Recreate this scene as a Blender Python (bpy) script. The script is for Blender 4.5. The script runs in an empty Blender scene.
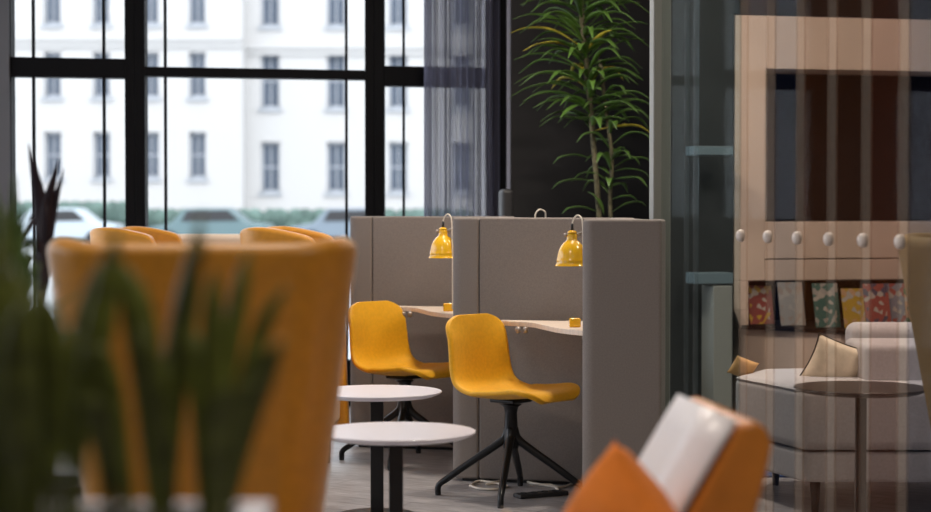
import bpy, bmesh, math, random
from mathutils import Vector, Matrix
random.seed(7)
C = bpy.context.scene.collection
PI = math.pi
F = 1900.0; H0 = 1.30; TILT = math.atan(49/F)

# ------------------------------------------------------------ helpers
def at(px, py, Y):
    dx = (px-465.5)/F; dy = -(py-256)/F
    c, s = math.cos(TILT), math.sin(TILT)
    d = Vector((dx, c+dy*s, -s+dy*c))
    k = Y/d.y
    return Vector((d.x*k, Y, H0+d.z*k))

MATS = {}
def mat(name, col, rough=.6, metal=0, spec=.5, noise=None, bump=None, sheen=0, coat=0, sub=None):
    if name in MATS: return MATS[name]
    m = bpy.data.materials.new(name); m.use_nodes = True
    nt = m.node_tree; b = nt.nodes['Principled BSDF']
    b.inputs['Base Color'].default_value = (*col, 1)
    b.inputs['Roughness'].default_value = rough
    b.inputs['Metallic'].default_value = metal
    b.inputs['Specular IOR Level'].default_value = spec
    if sheen:
        b.inputs['Sheen Weight'].default_value = sheen; b.inputs['Sheen Roughness'].default_value = .4
    if coat:
        b.inputs['Coat Weight'].default_value = coat; b.inputs['Coat Roughness'].default_value = .03 if rough < .3 else .35
    tc = nt.nodes.new('ShaderNodeTexCoord')
    if noise:
        sc, amt = noise[:2]
        n = nt.nodes.new('ShaderNodeTexNoise'); n.inputs['Scale'].default_value = sc; n.inputs['Detail'].default_value = 4
        mp = nt.nodes.new('ShaderNodeMapping')
        if len(noise) > 2: mp.inputs['Scale'].default_value = noise[2]
        nt.links.new(tc.outputs['Object'], mp.inputs[0]); nt.links.new(mp.outputs[0], n.inputs['Vector'])
        mr = nt.nodes.new('ShaderNodeMapRange')
        mr.inputs[1].default_value = .3; mr.inputs[2].default_value = .7
        mr.inputs[3].default_value = 1-amt; mr.inputs[4].default_value = 1+amt
        nt.links.new(n.outputs['Fac'], mr.inputs[0])
        mx = nt.nodes.new('ShaderNodeMix'); mx.data_type = 'RGBA'; mx.blend_type = 'MULTIPLY'
        mx.inputs[0].default_value = 1; mx.inputs[6].default_value = (*col, 1)
        nt.links.new(mr.outputs[0], mx.inputs[7]); nt.links.new(mx.outputs[2], b.inputs['Base Color'])
    if bump:
        n2 = nt.nodes.new('ShaderNodeTexNoise'); n2.inputs['Scale'].default_value = bump[0]; n2.inputs['Detail'].default_value = 3
        nt.links.new(tc.outputs['Object'], n2.inputs['Vector'])
        bp = nt.nodes.new('ShaderNodeBump'); bp.inputs['Strength'].default_value = bump[1]; bp.inputs['Distance'].default_value = .003
        nt.links.new(n2.outputs['Fac'], bp.inputs['Height']); nt.links.new(bp.outputs[0], b.inputs['Normal'])
    MATS[name] = m; return m

def glass_mat(name, tint, film=None, film_fac=0., gloss=.06):
    m = bpy.data.materials.new(name); m.use_nodes = True; nt = m.node_tree
    nt.nodes.remove(nt.nodes['Principled BSDF']); out = nt.nodes['Material Output']
    tr = nt.nodes.new('ShaderNodeBsdfTransparent'); tr.inputs[0].default_value = (*tint, 1)
    last = tr
    if film_fac:
        d = nt.nodes.new('ShaderNodeBsdfDiffuse'); d.inputs[0].default_value = (*film, 1)
        mx = nt.nodes.new('ShaderNodeMixShader'); mx.inputs[0].default_value = film_fac
        nt.links.new(tr.outputs[0], mx.inputs[1]); nt.links.new(d.outputs[0], mx.inputs[2]); last = mx
    g = nt.nodes.new('ShaderNodeBsdfGlossy'); g.inputs['Roughness'].default_value = .03
    fr = nt.nodes.new('ShaderNodeFresnel'); fr.inputs[0].default_value = 1.3
    mu = nt.nodes.new('ShaderNodeMath'); mu.operation = 'MULTIPLY'; mu.inputs[1].default_value = gloss*5
    mu.use_clamp = True
    if film_fac or gloss < .03: tr.inputs[0].default_value = (*[math.sqrt(c) for c in tint], 1)
    nt.links.new(fr.outputs[0], mu.inputs[0])
    m2 = nt.nodes.new('ShaderNodeMixShader'); nt.links.new(mu.outputs[0], m2.inputs[0])
    nt.links.new(last.outputs[0], m2.inputs[1]); nt.links.new(g.outputs[0], m2.inputs[2])
    nt.links.new(m2.outputs[0], out.inputs[0])
    return m

class MB:
    def __init__(s): s.v = []; s.f = []
    def add(s, vs, fs):
        o = len(s.v); s.v += [tuple(v) for v in vs]; s.f += [tuple(i+o for i in f) for f in fs]; return s
    def box(s, x0, x1, y0, y1, z0, z1, M=None):
        vs = [Vector((x, y, z)) for z in (z0, z1) for y in (y0, y1) for x in (x0, x1)]
        if M: vs = [M @ v for v in vs]
        return s.add(vs, [(0,2,3,1),(4,5,7,6),(0,1,5,4),(1,3,7,5),(3,2,6,7),(2,0,4,6)])
    def prism(s, poly, z0, z1):
        n = len(poly)
        vs = [(p[0], p[1], z0) for p in poly]+[(p[0], p[1], z1) for p in poly]
        fs = [tuple(reversed(range(n))), tuple(range(n, 2*n))]+[(i, (i+1) % n, n+(i+1) % n, n+i) for i in range(n)]
        return s.add(vs, fs)
    def lathe(s, prof, seg=32, c=(0,0,0)):
        n = len(prof); vs = []
        for r, z in prof:
            for k in range(seg):
                a = 2*PI*k/seg; vs.append((c[0]+r*math.cos(a), c[1]+r*math.sin(a), c[2]+z))
        fs = [(i*seg+k, i*seg+(k+1) % seg, (i+1)*seg+(k+1) % seg, (i+1)*seg+k) for i in range(n-1) for k in range(seg)]
        if prof[0][0] > 1e-4: fs.append(tuple(reversed(range(seg))))
        if prof[-1][0] > 1e-4: fs.append(tuple((n-1)*seg+k for k in range(seg)))
        return s.add(vs, fs)
    def tube(s, pts, r, seg=10, sq=1.0):
        pts = [Vector(p) for p in pts]; n = len(pts)
        rs = r if isinstance(r, (list, tuple)) else [r]*n
        vs = []; up = Vector((0, 0, 1))
        t0 = (pts[1]-pts[0]).normalized()
        a = t0.cross(up)
        if a.length < .1: a = t0.cross(Vector((1, 0, 0)))
        a.normalize()
        for i, p in enumerate(pts):
            t = (pts[min(i+1, n-1)]-pts[max(i-1, 0)]).normalized()
            a = (a-t*a.dot(t)).normalized(); b = t.cross(a)
            for k in range(seg):
                q = 2*PI*k/seg; vs.append(p+a*(math.cos(q)*rs[i]*sq)+b*(math.sin(q)*rs[i]))
        fs = [(i*seg+k, i*seg+(k+1) % seg, (i+1)*seg+(k+1) % seg, (i+1)*seg+k) for i in range(n-1) for k in range(seg)]
        fs += [tuple(reversed(range(seg))), tuple((n-1)*seg+k for k in range(seg))]
        return s.add(vs, fs)
    def build(s, name, m, parent=None, smooth=False, bevel=0, seg=3, subsurf=0, solid=0, merge=False):
        me = bpy.data.meshes.new(name); me.from_pydata([tuple(v) for v in s.v], [], s.f)
        bm = bmesh.new(); bm.from_mesh(me)
        if merge: bmesh.ops.remove_doubles(bm, verts=bm.verts, dist=1e-5)
        bmesh.ops.recalc_face_normals(bm, faces=bm.faces); bm.to_mesh(me); bm.free()
        if smooth or bevel or subsurf:
            me.polygons.foreach_set('use_smooth', [True]*len(me.polygons))
        me.materials.append(m); o = bpy.data.objects.new(name, me); C.objects.link(o)
        if parent: o.parent = parent
        if solid:
            q = o.modifiers.new('solid', 'SOLIDIFY'); q.thickness = solid; q.offset = 0; q.use_even_offset = True
        if bevel:
            q = o.modifiers.new('bevel', 'BEVEL'); q.width = bevel; q.segments = seg; q.limit_method = 'ANGLE'; q.angle_limit = math.radians(35)
            q = o.modifiers.new('wn', 'WEIGHTED_NORMAL'); q.keep_sharp = True
        if subsurf:
            q = o.modifiers.new('sub', 'SUBSURF'); q.levels = subsurf; q.render_levels = subsurf
        return o

def tag(o, label=None, cat=None, group=None, kind=None):
    if label: o['label'] = label
    if cat: o['category'] = cat
    if group: o['group'] = group
    if kind: o['kind'] = kind
    return o
def thing(name, loc, rz, label, cat, group=None):
    o = bpy.data.objects.new(name, None); C.objects.link(o); o.empty_display_size = .1
    o.location = loc; o.rotation_euler = (0, 0, rz)
    return tag(o, label, cat, group)
def copy_tree(o, parent=None):
    kids = [c for c in C.objects if c.parent == o]
    c = o.copy(); C.objects.link(c); c.parent = parent
    for k in kids: copy_tree(k, c)
    return c
def struct(mb, name, m, parent=None, **k):
    o = mb.build(name, m, parent, **k)
    if not parent: o['kind'] = 'structure'
    return o
def sroot(name):
    o = bpy.data.objects.new(name, None); C.objects.link(o); o['kind'] = 'structure'; return o
def spline(pts, n=8):
    pts = [Vector(p) for p in pts]; P = [2*pts[0]-pts[1]]+pts+[2*pts[-1]-pts[-2]]; out = []
    for i in range(1, len(P)-2):
        for k in range(n):
            t = k/n; a, b, c, d = P[i-1], P[i], P[i+1], P[i+2]
            out.append(.5*((2*b)+(c-a)*t+(2*a-5*b+4*c-d)*t*t+(3*b-a-3*c+d)*t**3))
    out.append(pts[-1]); return out
def smooth01(x): x = max(0, min(1, x)); return x*x*(3-2*x)

# ------------------------------------------------------------ materials
M_yellow = mat('yellow_wool', (.80, .40, .004), .55, noise=(60, .06), bump=(400, .3), sheen=.15)
M_mustard = mat('mustard_fabric', (.62, .26, .008), .5, noise=(30, .07), bump=(300, .2), sheen=.35, coat=.3)
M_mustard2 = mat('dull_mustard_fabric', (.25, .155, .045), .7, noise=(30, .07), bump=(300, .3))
M_cream = mat('cream_fabric', (.75, .62, .50), .7, bump=(300, .3))
M_tan = mat('tan_leather', (.72, .25, .03), .38, noise=(12, .12), spec=.6, coat=.25)
M_orange = mat('orange_cushion', (.95, .25, .012), .7, noise=(25, .08), bump=(300, .4), sheen=.2)
M_felt = mat('taupe_felt', (.215, .185, .168), .85, noise=(180, .10), bump=(600, .4), sheen=.1)
M_black = mat('black_metal', (.012, .013, .015), .35, metal=.3)
M_dark = mat('dark_plastic', (.02, .02, .022), .5)
M_lampy = mat('yellow_enamel', (.86, .47, .01), .22, coat=.5)
M_white = mat('white_laminate', (.86, .83, .90), .28)
M_wire = mat('cream_cable', (.75, .68, .58), .5)
M_ply = mat('birch_desk', (.78, .65, .54), .45, noise=(14, .1, (1, 8, 1)))
M_grey = mat('grey_wool', (.48, .47, .49), .85, noise=(90, .08), bump=(500, .3))
M_tabled = mat('brown_black_table', (.035, .028, .028), .3)
M_steel = mat('brushed_post', (.42, .38, .35), .4, metal=.4)
M_cab = mat('pale_sand_board', (.50, .40, .33), .6, noise=(5, .04))
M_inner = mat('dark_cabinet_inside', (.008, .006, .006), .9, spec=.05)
M_char = mat('charcoal_wall', (.012, .011, .012), .8, noise=(3, .2))
M_frame = mat('black_window_frame', (.004, .004, .005), .6, spec=.1)
M_leaf = mat('dracaena_leaf', (.06, .125, .02), .4, noise=(9, .45), coat=.1)
M_leafy = mat('lit_yellow_leaf', (.40, .34, .03), .45, noise=(9, .3))  # yellowish light on some leaves put into the colour
M_snake = mat('snake_plant_leaf', (.14, .165, .028), .45, noise=(14, .5, (1, 1, 3)))
M_yucca = mat('yucca_leaf', (.13, .21, .05), .45, noise=(10, .3))
M_purple = mat('dark_purple_leaf', (.02, .012, .02), .5)
M_bark = mat('stem_bark', (.10, .09, .05), .9, noise=(40, .4), bump=(80, .6))
M_soil = mat('soil', (.03, .02, .015), 1, bump=(60, 1))
M_terra = mat('grey_pot', (.12, .11, .11), .6)
M_facade = mat('white_facade', (.47, .46, .45), .9)
M_pane = mat('facade_window_glass', (.09, .11, .145), .5, spec=.15)
M_fframe = mat('facade_window_frame', (.36, .38, .41), .6)

# ------------------------------------------------------------ camera
cam = bpy.data.cameras.new('camera'); co = bpy.data.objects.new('camera', cam); C.objects.link(co)
bpy.context.scene.camera = co
co.location = (0, 0, H0); co.rotation_euler = (PI/2-TILT, 0, 0)
cam.sensor_width = 36; cam.lens = F/931*36; cam.clip_end = 400; cam.clip_start = .05
cam.dof.use_dof = True; cam.dof.focus_distance = 8.5
cam.dof.aperture_fstop = (cam.lens/1000)/.036
cam.dof.aperture_blades = 9

# ------------------------------------------------------------ room shell
WT = .24   # slope of the window wall in plan
def wy(X): return 12.6+WT*X
XL, XR, YB, ZC = -4.6, 4.2, -2.5, 3.7
fl = mat('floor_planks', (.25, .235, .235), .38)
nt = fl.node_tree; b = nt.nodes['Principled BSDF']
tc = nt.nodes.new('ShaderNodeTexCoord'); mp = nt.nodes.new('ShaderNodeMapping'); mp.inputs['Rotation'].default_value = (0, 0, .5)
br = nt.nodes.new('ShaderNodeTexBrick'); br.inputs['Scale'].default_value = 1
br.inputs['Brick Width'].default_value = 1.2; br.inputs['Row Height'].default_value = .16; br.inputs['Mortar Size'].default_value = .003
br.inputs['Color1'].default_value = (.41, .395, .405, 1); br.inputs['Color2'].default_value = (.345, .335, .345, 1); br.inputs['Mortar'].default_value = (.2, .18, .18, 1)
ns = nt.nodes.new('ShaderNodeTexNoise'); ns.inputs['Scale'].default_value = 5; ns.inputs['Detail'].default_value = 8
m2 = nt.nodes.new('ShaderNodeMapping'); m2.inputs['Scale'].default_value = (1.5, 22, 1)
mr = nt.nodes.new('ShaderNodeMapRange'); mr.inputs[1].default_value = .35; mr.inputs[2].default_value = .65; mr.inputs[3].default_value = .55; mr.inputs[4].default_value = 1.25
mx = nt.nodes.new('ShaderNodeMix'); mx.data_type = 'RGBA'; mx.blend_type = 'MULTIPLY'; mx.inputs[0].default_value = 1
L = nt.links.new
L(tc.outputs['Object'], mp.inputs[0]); L(mp.outputs[0], br.inputs['Vector']); L(mp.outputs[0], m2.inputs[0]); L(m2.outputs[0], ns.inputs['Vector'])
L(ns.outputs['Fac'], mr.inputs[0]); L(br.outputs['Color'], mx.inputs[6]); L(mr.outputs[0], mx.inputs[7]); L(mx.outputs[2], b.inputs['Base Color'])
bp = nt.nodes.new('ShaderNodeBump'); bp.inputs['Strength'].default_value = .4; bp.inputs['Distance'].default_value = .002
L(ns.outputs['Fac'], bp.inputs['Height']); L(bp.outputs[0], b.inputs['Normal'])
struct(MB().prism([(XL, YB), (XR, YB), (XR, wy(XR)), (XL, wy(XL))], -.12, 0), 'floor', fl)
struct(MB().prism([(XL-.2, YB-.2), (XR+.2, YB-.2), (XR+.2, wy(XR)+.3), (XL-.2, wy(XL)+.3)], ZC, ZC+.12), 'ceiling', mat('ceiling_grey', (.30, .29, .28), .9))
M_wall = mat('grey_plaster', (.20, .19, .19), .9, noise=(4, .08))
struct(MB().box(XR, XR+.2, YB, wy(XR)+.2, 0, ZC), 'wall_right', M_wall)
struct(MB().box(XL-.2, XR+.2, YB-.2, YB, 0, ZC), 'wall_back', M_wall)
# unseen left wall: sill, head, and tall openings shaped to steer the daylight
wl = MB().box(XL-.2, XL, YB, wy(XL)+.1, 0, .25).box(XL-.2, XL, YB, wy(XL)+.1, 3.3, ZC)
for y in (9.3, 11.2): wl.box(XL-.2, XL, y, y+.15, .25, 3.3)
wl.box(XL-.2, XL, YB, 3.1, .25, 3.3).box(XL-.2, XL, 5.5, 7.2, .25, 3.3).box(XL-.2, XL, 3.1, 5.5, .25, 1.3)
struct(wl, 'wall_left', M_wall)
# window wall frames, in plan along y = wy(x)
ang = math.atan(WT)
def wbar(mb, px0, px1, z0, z1, d=.12, off=0.):
    def X(px):
        r = (px-465.5)/F; return 12.6*r/(1-WT*r)
    a, b_ = X(px0), X(px1)
    mb.prism([(a, wy(a)-d/2+off), (b_, wy(b_)-d/2+off), (b_, wy(b_)+d/2+off), (a, wy(a)+d/2+off)], z0, z1)
def wz(px, py):
    r = (px-465.5)/F; Y = 12.6/(1-WT*r); return at(px, py, Y).z
M_wglass = glass_mat('window_glass', (.96, .97, .97), gloss=.03)
def window(n, p0, p1, thin, zt0, zt1, lft, rgt):
    r = sroot('window_%d' % n)
    f = MB()
    if lft: wbar(f, p0, p0+lft, 0, ZC)
    if rgt: wbar(f, p1-rgt, p1, 0, ZC)
    wbar(f, p0+lft, p1-rgt, zt0, zt1); wbar(f, p0+lft, p1-rgt, 0, .30); wbar(f, p0+lft, p1-rgt, 3.45, ZC)
    f.build('window_frame', M_frame, r, bevel=.004)
    for t in thin:
        g = MB(); wbar(g, t-1.3, t+1.3, .30, zt0, .03, -.04); wbar(g, t-1.3, t+1.3, zt1, 3.45, .03, -.04); g.build('glazing_bar', M_frame, r)
    g = MB(); wbar(g, p0+lft, p1-rgt, .30, zt0, .012); g.build('pane', M_wglass, r)
    g = MB(); wbar(g, p0+lft, p1-rgt, zt1, 3.45, .012); g.build('pane', M_wglass, r)
window(1, 13, 137, (36, 106), wz(70, 78), wz(70, 58.5), 1, 10)
window(2, 137, 375, (167, 347), wz(255, 78.5), wz(255, 69), 10, 9.5)
window(3, 375, 492, (404,), wz(420, 87), wz(420, 67), 10, 4)
f = MB(); wbar(f, -80, 13, 0, ZC, .16); struct(f, 'wall_window_left_pier', mat('pier_grey', (.10, .10, .11), .7))
window(4, -230, -80, (), wz(70, 78), wz(70, 58.5), 10, 1)
f = MB(); wbar(f, 486, 506, 0, ZC, .3, -.12); struct(f, 'wall_corner_column', mat('column_black', (.005, .005, .007), .6, spec=.1))
f = MB(); wbar(f, 505.5, 511, 0, ZC, .1, -.32); struct(f, 'trim_1', mat('column_edge_blue_lit', (.42, .44, .55), .45, metal=.2))  # bluish light on the column edge put into the trim colour
def dy(X): return 12.15+WT*(X-.3)
struct(MB().prism([(.29, dy(.29)), (XR, dy(XR)), (XR, dy(XR)+.3), (.29, dy(.29)+.3)], 0, ZC), 'wall_far', M_char)

struct(MB().prism([(1.19, 11.20), (1.592, 11.297), (1.40, 12.40), (1.32, 12.38)], 0, ZC), 'wall_cabinet_side', mat('blue_black_wall', (.017, .020, .022), .7, noise=(4, .2)))
# ------------------------------------------------------------ outside
ext = MB().box(-120, 120, 13.9, 200, -.25, -.15)
struct(ext, 'ground', mat('street_asphalt', (.42, .44, .45), .9, noise=(.3, .15)))
def facade(name, label, x0, x1, Y, cols, rows, ww, corn):
    r = thing(name, (at(x0, 207, Y).x, Y, 0), 0, label, 'building')
    r_l = Vector(r.location)
    a = at(x0, 207, Y)-r_l; b_ = at(x1, 207, Y)-r_l
    w = MB()
    # wall built round the window openings
    zs = [-.2]; 
    spans = sorted([(at(0, y1, Y).z, at(0, y0, Y).z) for y0, y1 in rows])
    xs = sorted([(at(c-ww/2, 0, Y).x-r_l.x, at(c+ww/2, 0, Y).x-r_l.x) for c in cols])
    z = -.2
    for s0, s1 in spans:
        w.box(a.x, b_.x, 0, 1, z, s0)
        x = a.x
        for q0, q1 in xs: w.box(x, q0, 0, 1, s0, s1); x = q1
        w.box(x, b_.x, 0, 1, s0, s1); z = s1
    w.box(a.x, b_.x, 0, 1, z, 22)
    w.build('wall', M_facade, r)
    w = MB()
    for c in corn:
        zc = at(0, c, Y).z; w.box(a.x, b_.x, -.22, .0, zc-.12, zc+.1); w.box(a.x, b_.x, -.1, .0, zc-.38, zc-.12)
    w.build('cornice', M_facade, r)
    for s0, s1 in spans:
        for q0, q1 in xs:
            wi = MB().box(q0, q0+.1, .25, .4, s0, s1).box(q1-.1, q1, .25, .4, s0, s1).box(q0, q1, .25, .4, s0, s0+.1).box(q0, q1, .25, .4, s1-.1, s1)
            wi.box(q0, q1, .27, .38, (s0+s1)/2-.04, (s0+s1)/2+.04).box((q0+q1)/2-.03, (q0+q1)/2+.03, .27, .38, s0, s1)
            wi.box(q0-.1, q1+.1, -.12, .2, s0-.14, s0)
            wi = wi.build('window', M_fframe, r)
            MB().box(q0, q1, .32, .34, s0, s1).build('pane', M_pane, wi)
    return r
facade('apartment_building', 'white street building with closely spaced short windows, seen through the left panes', -420, 243, 78,
       [-44, 3, 52, 101, 150, 197], [(-37, 24), (52, 97), (132, 178)], 17, (38,))
facade('apartment_building', 'white street building with taller widely spaced windows, seen through the middle panes', 243, 1500, 79,
       [270, 336, 398, 462, 528], [(-33, 26), (53, 108), (142, 192)], 19, (46,))
M_hedge = mat('hedge_green', (.09, .14, .12), .9, noise=(2, .4))
def hedge(x0, x1, Y, h, label):
    g = MB(); a = at(x0, 0, Y).x; b_ = at(x1, 0, Y).x; n = int((b_-a)/.45); 
    for i in range(n+1):
        for j in range(3):
            g.lathe([(0, 0)]+[(.38*math.sin(PI*k/6)*(1+random.uniform(-.15, .15)), .4*(1-math.cos(PI*k/6))*h/1.1) for k in range(1, 6)]+[(0, .8*h/1.1)], 8,
                    (a+i*.45+random.uniform(-.1, .1), Y+random.uniform(-.2, .2), -.2+j*h/3))
    return tag(g.build('hedge', M_hedge, smooth=True), label, 'hedge')
hedge(-60, 128, 70, 1.25, 'pale green clipped hedge across the street, left of the thick window mullion')
hedge(148, 470, 71, 1.05, 'grey green hedge across the street behind the middle panes')
def car(px, Y, col, label):
    p = at(px, 207, Y); r = thing('car', (p.x, Y, -.15), 0, label, 'car', )
    m = mat('car_paint_%d' % px, col, .3)
    prof = [(-2.1, .35), (-2.1, .75), (-1.3, .9), (-.8, 1.4), (.7, 1.42), (1.3, .95), (2.1, .85), (2.1, .35)]
    g = MB(); n = len(prof)
    g.add([(x, y, z) for y in (-.85, .85) for x, z in prof], [tuple(range(n)), tuple(range(2*n-1, n-1, -1))]+[(i, i+n, (i+1) % n+n, (i+1) % n) for i in range(n)])
    g.build('body', m, r, bevel=.08)
    g = MB().add([(-.95, -.87, .95), (1.05, -.87, .98), (.65, -.87, 1.34), (-.75, -.87, 1.32), (-.95, .87, .95), (1.05, .87, .98), (.65, .87, 1.34), (-.75, .87, 1.32)],
                 [(0, 1, 2, 3), (7, 6, 5, 4), (0, 4, 5, 1), (1, 5, 6, 2), (2, 6, 7, 3), (3, 7, 4, 0)])
    g.build('side_windows', M_dark, r)
    for x in (-1.35, 1.35):
        for y in (-.8, .8):
            w = MB(); w.tube([(x, y-.1, .32), (x, y+.1, .32)], .32, 16); w.build('wheel', M_dark, r, smooth=False)
car(212, 66, (.10, .16, .17), 'dark teal parked car blurred behind the middle window')
car(352, 67, (.16, .20, .24), 'slate blue parked car blurred behind the right thin glazing bar of the middle window')
car(60, 66, (.40, .46, .50), 'pale silver parked car blurred behind the left window')

# ------------------------------------------------------------ sheer curtain
def curtain():
    g = MB(); n = 220; x0, x1 = at(424, 0, 12.25).x, at(500, 0, 12.25).x
    vs = []
    for i in range(n+1):
        t = i/n; x = x0+(x1-x0)*t
        y = 12.27+WT*x+.045*math.sin(t*2*PI*9+1.2*math.sin(t*11))+.02*math.sin(t*2*PI*23)
        vs += [(x, y, .03), (x+.01*math.sin(i), y, ZC-.05)]
    g.add(vs, [(2*i, 2*i+2, 2*i+3, 2*i+1) for i in range(n)])
    m = bpy.data.materials.new('sheer_grey'); m.use_nodes = True; nt = m.node_tree; out = nt.nodes['Material Output']
    nt.nodes.remove(nt.nodes['Principled BSDF'])
    tr = nt.nodes.new('ShaderNodeBsdfTransparent'); d = nt.nodes.new('ShaderNodeBsdfDiffuse'); d.inputs[0].default_value = (.16, .16, .21, 1)
    t2 = nt.nodes.new('ShaderNodeBsdfTranslucent'); t2.inputs[0].default_value = (.20, .20, .27, 1)
    a = nt.nodes.new('ShaderNodeMixShader'); nt.links.new(d.outputs[0], a.inputs[1]); nt.links.new(t2.outputs[0], a.inputs[2])
    lw = nt.nodes.new('ShaderNodeLayerWeight'); lw.inputs[0].default_value = .5
    mr = nt.nodes.new('ShaderNodeMapRange'); mr.inputs[3].default_value = .66; mr.inputs[4].default_value = 1.0
    nt.links.new(lw.outputs['Facing'], mr.inputs[0])
    c = nt.nodes.new('ShaderNodeMixShader'); nt.links.new(mr.outputs[0], c.inputs[0])
    nt.links.new(tr.outputs[0], c.inputs[1]); nt.links.new(a.outputs[0], c.inputs[2]); nt.links.new(c.outputs[0], out.inputs[0])
    o = g.build('sheer_curtain', m, smooth=True, merge=False)
    tag(o, 'grey sheer curtain gathered at the right end of the window', 'curtain')
    rr = MB().tube([(x0-.1, 12.27+WT*x0, ZC-.03), (x1+.02, 12.27+WT*x1, ZC-.03)], .015)
    rr.build('curtain_track', M_black, o)
curtain()

# ------------------------------------------------------------ acoustic screens
DV = Vector((.968, -.25, 0)).normalized(); NV = Vector((DV.y, -DV.x, 0))   # NV points towards the camera side
NV = Vector((-.25, -.968, 0)).normalized()
STEP = Vector((-.565, 1.27, 0)); ZT = 1.25
def screen(p, label, L, cap, back):
    # p: nose left-front point ; local frame: x along DV, y away from camera
    r = thing('acoustic_screen', (p.x, p.y, 0), math.atan2(DV.y, DV.x), label, 'screen', )
    T = .12
    # rounded nose
    poly = []; R = .055
    for k in range(9):
        a = PI/2+PI/2*k/8*1.0
        poly.append((R+R*math.cos(a), T-R+R*math.sin(a)))
    for k in range(9):
        a = PI+PI/2*k/8; poly.append((R+R*math.cos(a), R+R*math.sin(a)))
    poly += [(cap-.0015, 0), (cap-.0015, T)]
    MB().prism(poly, .015, ZT).build('rounded_end', M_felt, r, bevel=.012, seg=3)
    if cap >= L: return r
    MB().box(cap+.0015, L, .002, T-.002, .015, ZT).build('panel', M_felt, r, bevel=.010)
    MB().box(cap-.006, cap+.006, .012, T-.012, .02, ZT-.012).build('seam', M_dark, r)
    MB().box(.05, L-.03, .03, T-.03, 0, .016).build('plinth', M_dark, r)
    if back:
        x0, x1, y0, y1 = back
        MB().box(x0, x1, y0, y1, .015, ZT).build('back_panel', M_felt, r, bevel=.012)
    return r
P1 = Vector((at(450.5, 207, 8.98).x, 8.98, 0)); P2 = P1+STEP; P0 = Vector((at(580.5, 207, 7.71).x, 7.71, 0))
screen(P1, 'taupe felt desk screen in the middle, behind the front yellow chair', .86, .137, None)
screen(P2, 'taupe felt desk screen farthest left, behind the rear yellow chair', .90, .137, None)
e = screen(P0, 'near taupe felt end screen at the right of the row, nearest the white seat', .333, .333, None)
# back screens running along the row, facing the sitters
def backscreen(a, b_, label):
    d = (b_-a); r = thing('acoustic_screen', (a.x, a.y, 0), math.atan2(d.y, d.x), label, 'screen')
    MB().box(0, d.length, -.06, 0, .015, ZT).build('panel', M_felt, r, bevel=.012)
    MB().box(.03, d.length-.03, -.045, -.015, 0, .016).build('plinth', M_dark, r)
q0 = P0+DV*.19-NV*.13; q1 = P1+DV*.76+NV*.01
backscreen(q0, q1, 'taupe felt screen behind the front desk, hidden edge on beside the end screen')
backscreen(q0+STEP*1.0+DV*.1-NV*.01, q1+STEP, 'taupe felt screen behind the rear desk, hidden edge on')

# desks
def desk(off, label):
    pts = [(.165, 8.835), (.172, 8.79), (.21, 8.74), (.27, 8.70), (.31, 8.62), (.35, 8.45), (.39, 8.28), (.44, 8.16), (.50, 8.06), (.53, 7.95), (.55, 7.86), (.64, 7.838)]
    q = Vector((.66, 8.72))
    poly = [(x, y) for x, y in pts]+[(.655, 8.715)]
    c = Vector((.5, 8.4, 0))
    r = thing('booth_desk', (c.x+off.x, c.y+off.y, 0), 0, label, 'desk')
    MB().prism([(x-c.x, y-c.y) for x, y in poly], .752, .775).build('desk_top', M_ply, r, bevel=.003)
    s = MB().box(-.025, .025, -.03, .03, 0, .04); o = s.build('power_socket', M_lampy, r, bevel=.006); o.location = (-.022, -.10, .7755); o['label'] = 'yellow power socket box'
    for dx in (0, .035):
        k = MB().lathe([(0, -.03), (.010, -.026), (.013, -.012), (.010, 0)], 12); o = k.build('desk_fixing', M_steel, r, smooth=True); o.location = (-.26+dx, .285-dx*.3, .752)
    # wall bracket carrying the desk
    MB().box(.03, .05, -.4, .25, .70, .752).build('bracket', M_black, r)
    return r
desk(Vector((0, 0, 0)), 'pale birch desk with wavy front edge beside the front yellow chair')
desk(STEP, 'pale birch desk with wavy front edge beside the rear yellow chair')

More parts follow.
